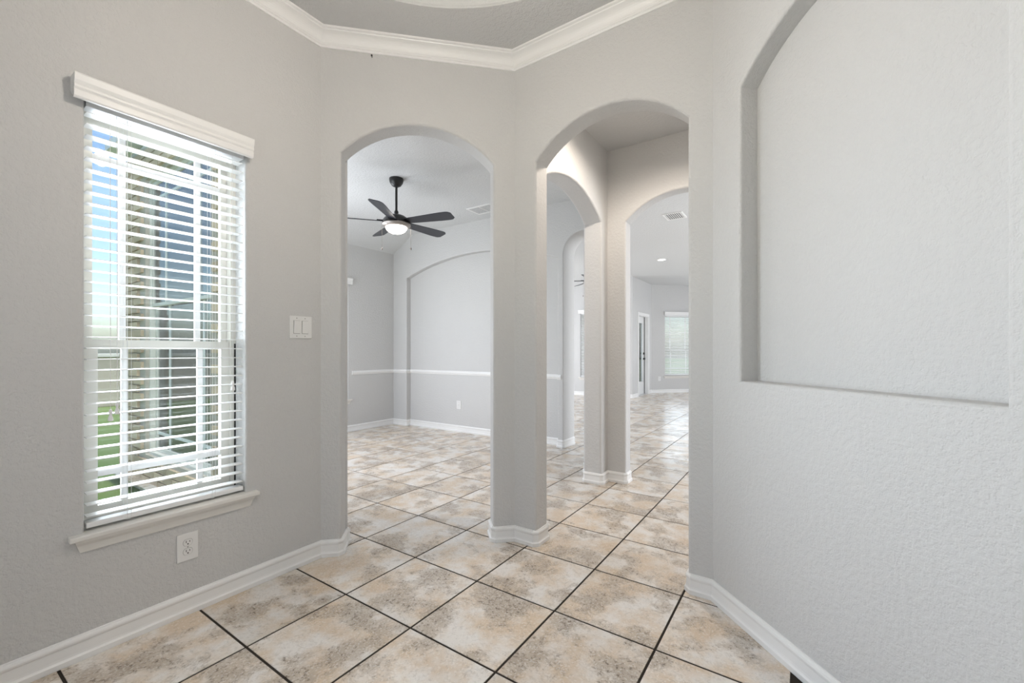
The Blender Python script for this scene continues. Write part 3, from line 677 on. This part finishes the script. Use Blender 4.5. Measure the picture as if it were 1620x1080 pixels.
# ------------------------------------------------------------------ ceiling fan
def fan(loc, rot, label, lit=True, rod=0.275):
    o = empty('ceiling_fan', loc, rot, label=label, cat='ceiling fan', group='dark five-blade ceiling fans')
    bm = bmesh.new(); lathe(bm, [(0.070, 0), (0.072, -0.012), (0.066, -0.040), (0.046, -0.070), (0.026, -0.082), (0.0, -0.084)], 32); finish('canopy', bm, 'black', o, smooth=True)
    zt = -0.080 - rod
    bm = bmesh.new(); tube(bm, [(0, 0, -0.075), (0, 0, zt)], 0.012, 14); finish('down_rod', bm, 'black', o, smooth=True)
    bm = bmesh.new(); lathe(bm, [(0.0, zt + 0.03), (0.018, zt + 0.028), (0.022, zt + 0.012), (0.018, zt), (0.022, zt - 0.006), (0.045, zt - 0.012), (0.085, zt - 0.026), (0.120, zt - 0.052), (0.138, zt - 0.084), (0.140, zt - 0.100), (0.128, zt - 0.108), (0, zt - 0.108)], 40); finish('motor_housing', bm, 'black', o, smooth=True)
    zr = zt - 0.106
    bm = bmesh.new(); lathe(bm, [(0, zr), (0.142, zr), (0.145, zr - 0.008), (0.143, zr - 0.013), (0.128, zr - 0.030), (0.112, zr - 0.034), (0, zr - 0.034)], 40); kit = finish('light_kit', bm, 'nickel', o, smooth=True)
    bm = bmesh.new(); zb = zr - 0.032
    lathe(bm, [(0.107, zb)] + [(0.107 * math.cos(math.radians(a)), zb - 0.066 * math.sin(math.radians(a))) for a in range(15, 90, 15)] + [(0, zb - 0.066)], 40, cap=False)
    finish('glass_bowl', bm, 'bowl' if lit else 'plate', o, smooth=True)
    # one blade, copied
    bm = bmesh.new(); nx = 22; zc = zt - 0.090; top, low = [], []
    for i in range(nx + 1):
        x = 0.115 + (0.640 - 0.115) * i / nx; t = i / nx
        hw = 0.044 + 0.024 * min(1, t / 0.75)
        if t > 0.90: hw *= math.sqrt(max(0.0, 1 - ((t - 0.90) / 0.105) ** 2)) * 0.55 + 0.45
        a = -0.012 * 0
        row = []
        for y in (-hw, -hw * 0.34, hw * 0.34, hw):
            row.append((x, y, zc + 0.006 - y * 0.24))
        top.append([bm.verts.new((p[0], p[1], p[2] + 0.0028)) for p in row]); low.append([bm.verts.new((p[0], p[1], p[2] - 0.0028)) for p in row])
    for i in range(nx):
        for j in range(3):
            bm.faces.new((top[i][j], top[i + 1][j], top[i + 1][j + 1], top[i][j + 1])); bm.faces.new((low[i][j], low[i][j + 1], low[i + 1][j + 1], low[i + 1][j]))
        bm.faces.new((top[i][0], low[i][0], low[i + 1][0], top[i + 1][0])); bm.faces.new((top[i][3], top[i + 1][3], low[i + 1][3], low[i][3]))
    for r_ in (0, nx):
        for j in range(3): bm.faces.new((top[r_][j], top[r_][j + 1], low[r_][j + 1], low[r_][j]))
    bl = finish('blade', bm, 'blade', o)
    bm = bmesh.new(); box(bm, 0.09, 0.19, -0.022, 0.022, zc + 0.009, zc + 0.014); br = finish('blade_bracket', bm, 'black', bl)
    for k in range(1, 5):
        c = bl.copy(); COL.objects.link(c); c.parent = o; c.rotation_euler = (0, 0, 2 * math.pi * k / 5)
        c2 = br.copy(); COL.objects.link(c2); c2.parent = c
    for a, L in ((math.radians(34.2) - rot, 0.235), (math.radians(34.2) + math.pi - rot, 0.235)):
        x, y = 0.147 * math.cos(a), 0.147 * math.sin(a)
        bm = bmesh.new(); tube(bm, [(x, y, zr - 0.012), (x, y, zr - L)], 0.0014, 6); c = finish('pull_chain', bm, 'nickel', o)
        bm = bmesh.new(); lathe(bm, [(0, zr - L), (0.007, zr - L - 0.006), (0.010, zr - L - 0.016), (0.007, zr - L - 0.026), (0, zr - L - 0.030)], 12, x, y); finish('chain_fob', bm, 'nickel', c, smooth=True)
    return o
fan((-3.436, 2.964, 2.888), math.radians(34.2 - 20), 'black ceiling fan with a lit bowl hanging in the dining room')
fan((-3.20, 7.26, CL), math.radians(34.2 + 178), 'ceiling fan glimpsed between the columns in the far living room', lit=True, rod=0.36)

# ------------------------------------------------------------------ ceiling vents and recessed light
def vent(loc, rz, wx, wy, nb, label, along='x', mid=False):
    o = empty('ceiling_vent', loc, rz, label=label, cat='vent', group='white ceiling vents')
    t = 0.024
    bm = bmesh.new(); box(bm, -wx / 2, wx / 2, -wy / 2, -wy / 2 + t, -0.008, 0); box(bm, -wx / 2, wx / 2, wy / 2 - t, wy / 2, -0.008, 0)
    box(bm, -wx / 2, -wx / 2 + t, -wy / 2 + t, wy / 2 - t, -0.008, 0); box(bm, wx / 2 - t, wx / 2, -wy / 2 + t, wy / 2 - t, -0.008, 0)
    if mid: box(bm, -0.006, 0.006, -wy / 2 + t, wy / 2 - t, -0.0085, 0)
    finish('frame', bm, 'trim', o)
    finish('backing', B(-wx / 2 + t, wx / 2 - t, -wy / 2 + t, wy / 2 - t, -0.0012, -0.0002), 'ventdark', o)
    for k in range(nb):
        bm = bmesh.new()
        if along == 'x':
            c = -wx / 2 + t + (wx - 2 * t) * (k + 0.5) / nb; g = (wx - 2 * t) / nb * 0.18
            box(bm, c - g, c + g, -wy / 2 + t, wy / 2 - t, -0.0065, -0.004)
        else:
            c = -wy / 2 + t + (wy - 2 * t) * (k + 0.5) / nb; g = (wy - 2 * t) / nb * 0.20
            box(bm, -wx / 2 + t, wx / 2 - t, c - g, c + g, -0.0065, -0.004)
        finish('louver', bm, 'trim' if along == 'x' else 'plate', o)
vent((-3.27, 4.20, 2.888), 0, 0.36, 0.26, 12, 'white two-panel ceiling vent in the dining room', along='y', mid=True)
vent((-1.43, 5.94, CL), 0, 0.25, 0.30, 8, 'white slotted ceiling vent through the right arch')
o = empty('recessed_light', (-2.33, 8.66, CL), 0, label='small lit recessed light in the far living room ceiling', cat='recessed light')
bm = bmesh.new(); lathe(bm, [(0.068, 0), (0.095, 0), (0.093, -0.006), (0.068, -0.004)], 32, cap=False); finish('trim_ring', bm, 'trim', o, smooth=True)
bm = bmesh.new(); lathe(bm, [(0.069, -0.003), (0.0, -0.003)], 32, cap=False); finish('lens', bm, 'can', o)

vo = empty('recessed_light', (-0.88, 2.70, 2.888), 0, label='warm recessed light in the vestibule ceiling behind the arch', cat='recessed light')
bm = bmesh.new(); lathe(bm, [(0.068, 0), (0.095, 0), (0.093, -0.006), (0.068, -0.004)], 32, cap=False); finish('trim_ring', bm, 'trim', vo, smooth=True)
bm = bmesh.new(); lathe(bm, [(0.069, -0.002), (0.0, -0.002)], 32, cap=False); finish('lens', bm, 'can', vo)
sp = light('vestibule_downlight', 'SPOT', (-0.88, 2.70, 2.878), 86, (1.0, 0.88, 0.76), spot_size=math.radians(160), spot_blend=0.55, shadow_soft_size=0.06)
# ------------------------------------------------------------------ entry pendant hanging from the tray, just above the view
o = empty('pendant_lantern', (cx, cy, 2.30), 0, label='small black lantern with a warm bulb hanging from the foyer tray', cat='pendant light')
bm = bmesh.new(); tube(bm, [(0, 0, 0.24), (0, 0, CZ + 0.47 - 2.30)], 0.006, 8); finish('stem', bm, 'black', o)
bm = bmesh.new(); lathe(bm, [(0.065, CZ + 0.475 - 2.30), (0.065, CZ + 0.455 - 2.30), (0.02, CZ + 0.44 - 2.30)], 24); finish('canopy', bm, 'black', o)
bm = bmesh.new(); lathe(bm, [(0, 0.25), (0.03, 0.24), (0.06, 0.215), (0.06, 0.205), (0, 0.205)], 24); finish('cap', bm, 'black', o, smooth=True)
for k in range(4):
    a = math.pi / 4 + k * math.pi / 2; bm = bmesh.new()
    tube(bm, [(0.058 * math.cos(a), 0.058 * math.sin(a), 0.21), (0.075 * math.cos(a), 0.075 * math.sin(a), 0.0)], 0.003, 6); finish('cage_bar', bm, 'black', o)
bm = bmesh.new(); lathe(bm, [(0.072, 0.004), (0.079, 0.004), (0.079, -0.004), (0.072, -0.004)], 32, cap=False); finish('cage_ring', bm, 'black', o)
bm = bmesh.new(); lathe(bm, [(0, 0.165), (0.016, 0.160), (0.030, 0.135), (0.034, 0.110), (0.028, 0.082), (0.014, 0.068), (0, 0.064)], 20, cap=False); finish('bulb', bm, 'bulb', o, smooth=True)
bm = bmesh.new(); tube(bm, [(0, 0, 0.206), (0, 0, 0.160)], 0.014, 12); finish('socket', bm, 'black', o)

# ------------------------------------------------------------------ outside
struct(tag(finish('ground', B(-70, 40, -60, 70, -0.30, -0.12), 'grass'), 'green lawn outside the window'))
ext = struct(panel('wall_exterior', (-2.25, 1.40), (-1, 0), 0.11, 5.50 - 2.25, -0.12, 2.95, 0.062, holes=[rect(3.50 - 2.25, 4.85 - 2.25, 0.22, 2.66)], bev=0, m='mortar'), 'tan brick house wall outside the window')
bl, bh, bd = 0.195, 0.060, 0.022
bm = bmesh.new(); box(bm, -bl / 2, bl / 2, 0, bd, -bh / 2, bh / 2); tb = finish('brick', bm, 'brick'); bme = tb.data; bpy.data.objects.remove(tb)
bm = bmesh.new(); box(bm, -bl / 4 + 0.003, bl / 4 - 0.003, 0, bd, -bh / 2, bh / 2); tb = finish('brick', bm, 'brick'); hme = tb.data; bpy.data.objects.remove(tb)
nb = 0
row = 0; z = -0.06
while z < 2.90:
    s = 5.50 - 2.25 - bl / 2 - 0.004 - (0 if row % 2 else bl / 2 + 0.005)
    if row % 2 == 0:
        o = bpy.data.objects.new('brick', hme); COL.objects.link(o); o.parent = ext; o.location = (5.5 - 2.25 - bl / 4 - 0.002, 0.062, z)
    while s > 0.2:
        x0, x1 = s - bl / 2, s + bl / 2
        if not (0.20 - bh / 2 < z < 2.68 and x1 > 1.24 and x0 < 2.61):
            if nb < 290 and s > 0.75:
                o = bpy.data.objects.new('brick', bme); COL.objects.link(o); o.parent = ext; o.location = (s, 0.062, z); nb += 1
        s -= bl + 0.010
    z += bh + 0.0115; row += 1
# brick on the corner return
gw = tag(finish('garden_wall', B(-13.3, -13.0, -10, 16, -0.12, 1.0, bev=0.02), 'mortar'), 'low tan garden wall across the lawn outside the window', 'garden wall')
cp = finish('coping', B(-13.36, -12.94, -10, 16, 1.0, 1.08, bev=0.01), 'sillw', gw)
# unseen roof slabs added above the ceilings to stop sky light leaking in
bm = bmesh.new(); box(bm, DXl - 0.45, LXr + 0.4, DYf - 0.30, 13.4, 3.12, 3.20); struct(finish('roof', bm, 'trim'), 'flat unseen roof over the rooms, added against light leaks')
bm = bmesh.new(); box(bm, A.x - 0.45, D.x + 0.5, -1.2, DYf - 0.30, 3.45, 3.52); struct(finish('roof_entry', bm, 'trim'), 'unseen roof over the foyer, added against light leaks')
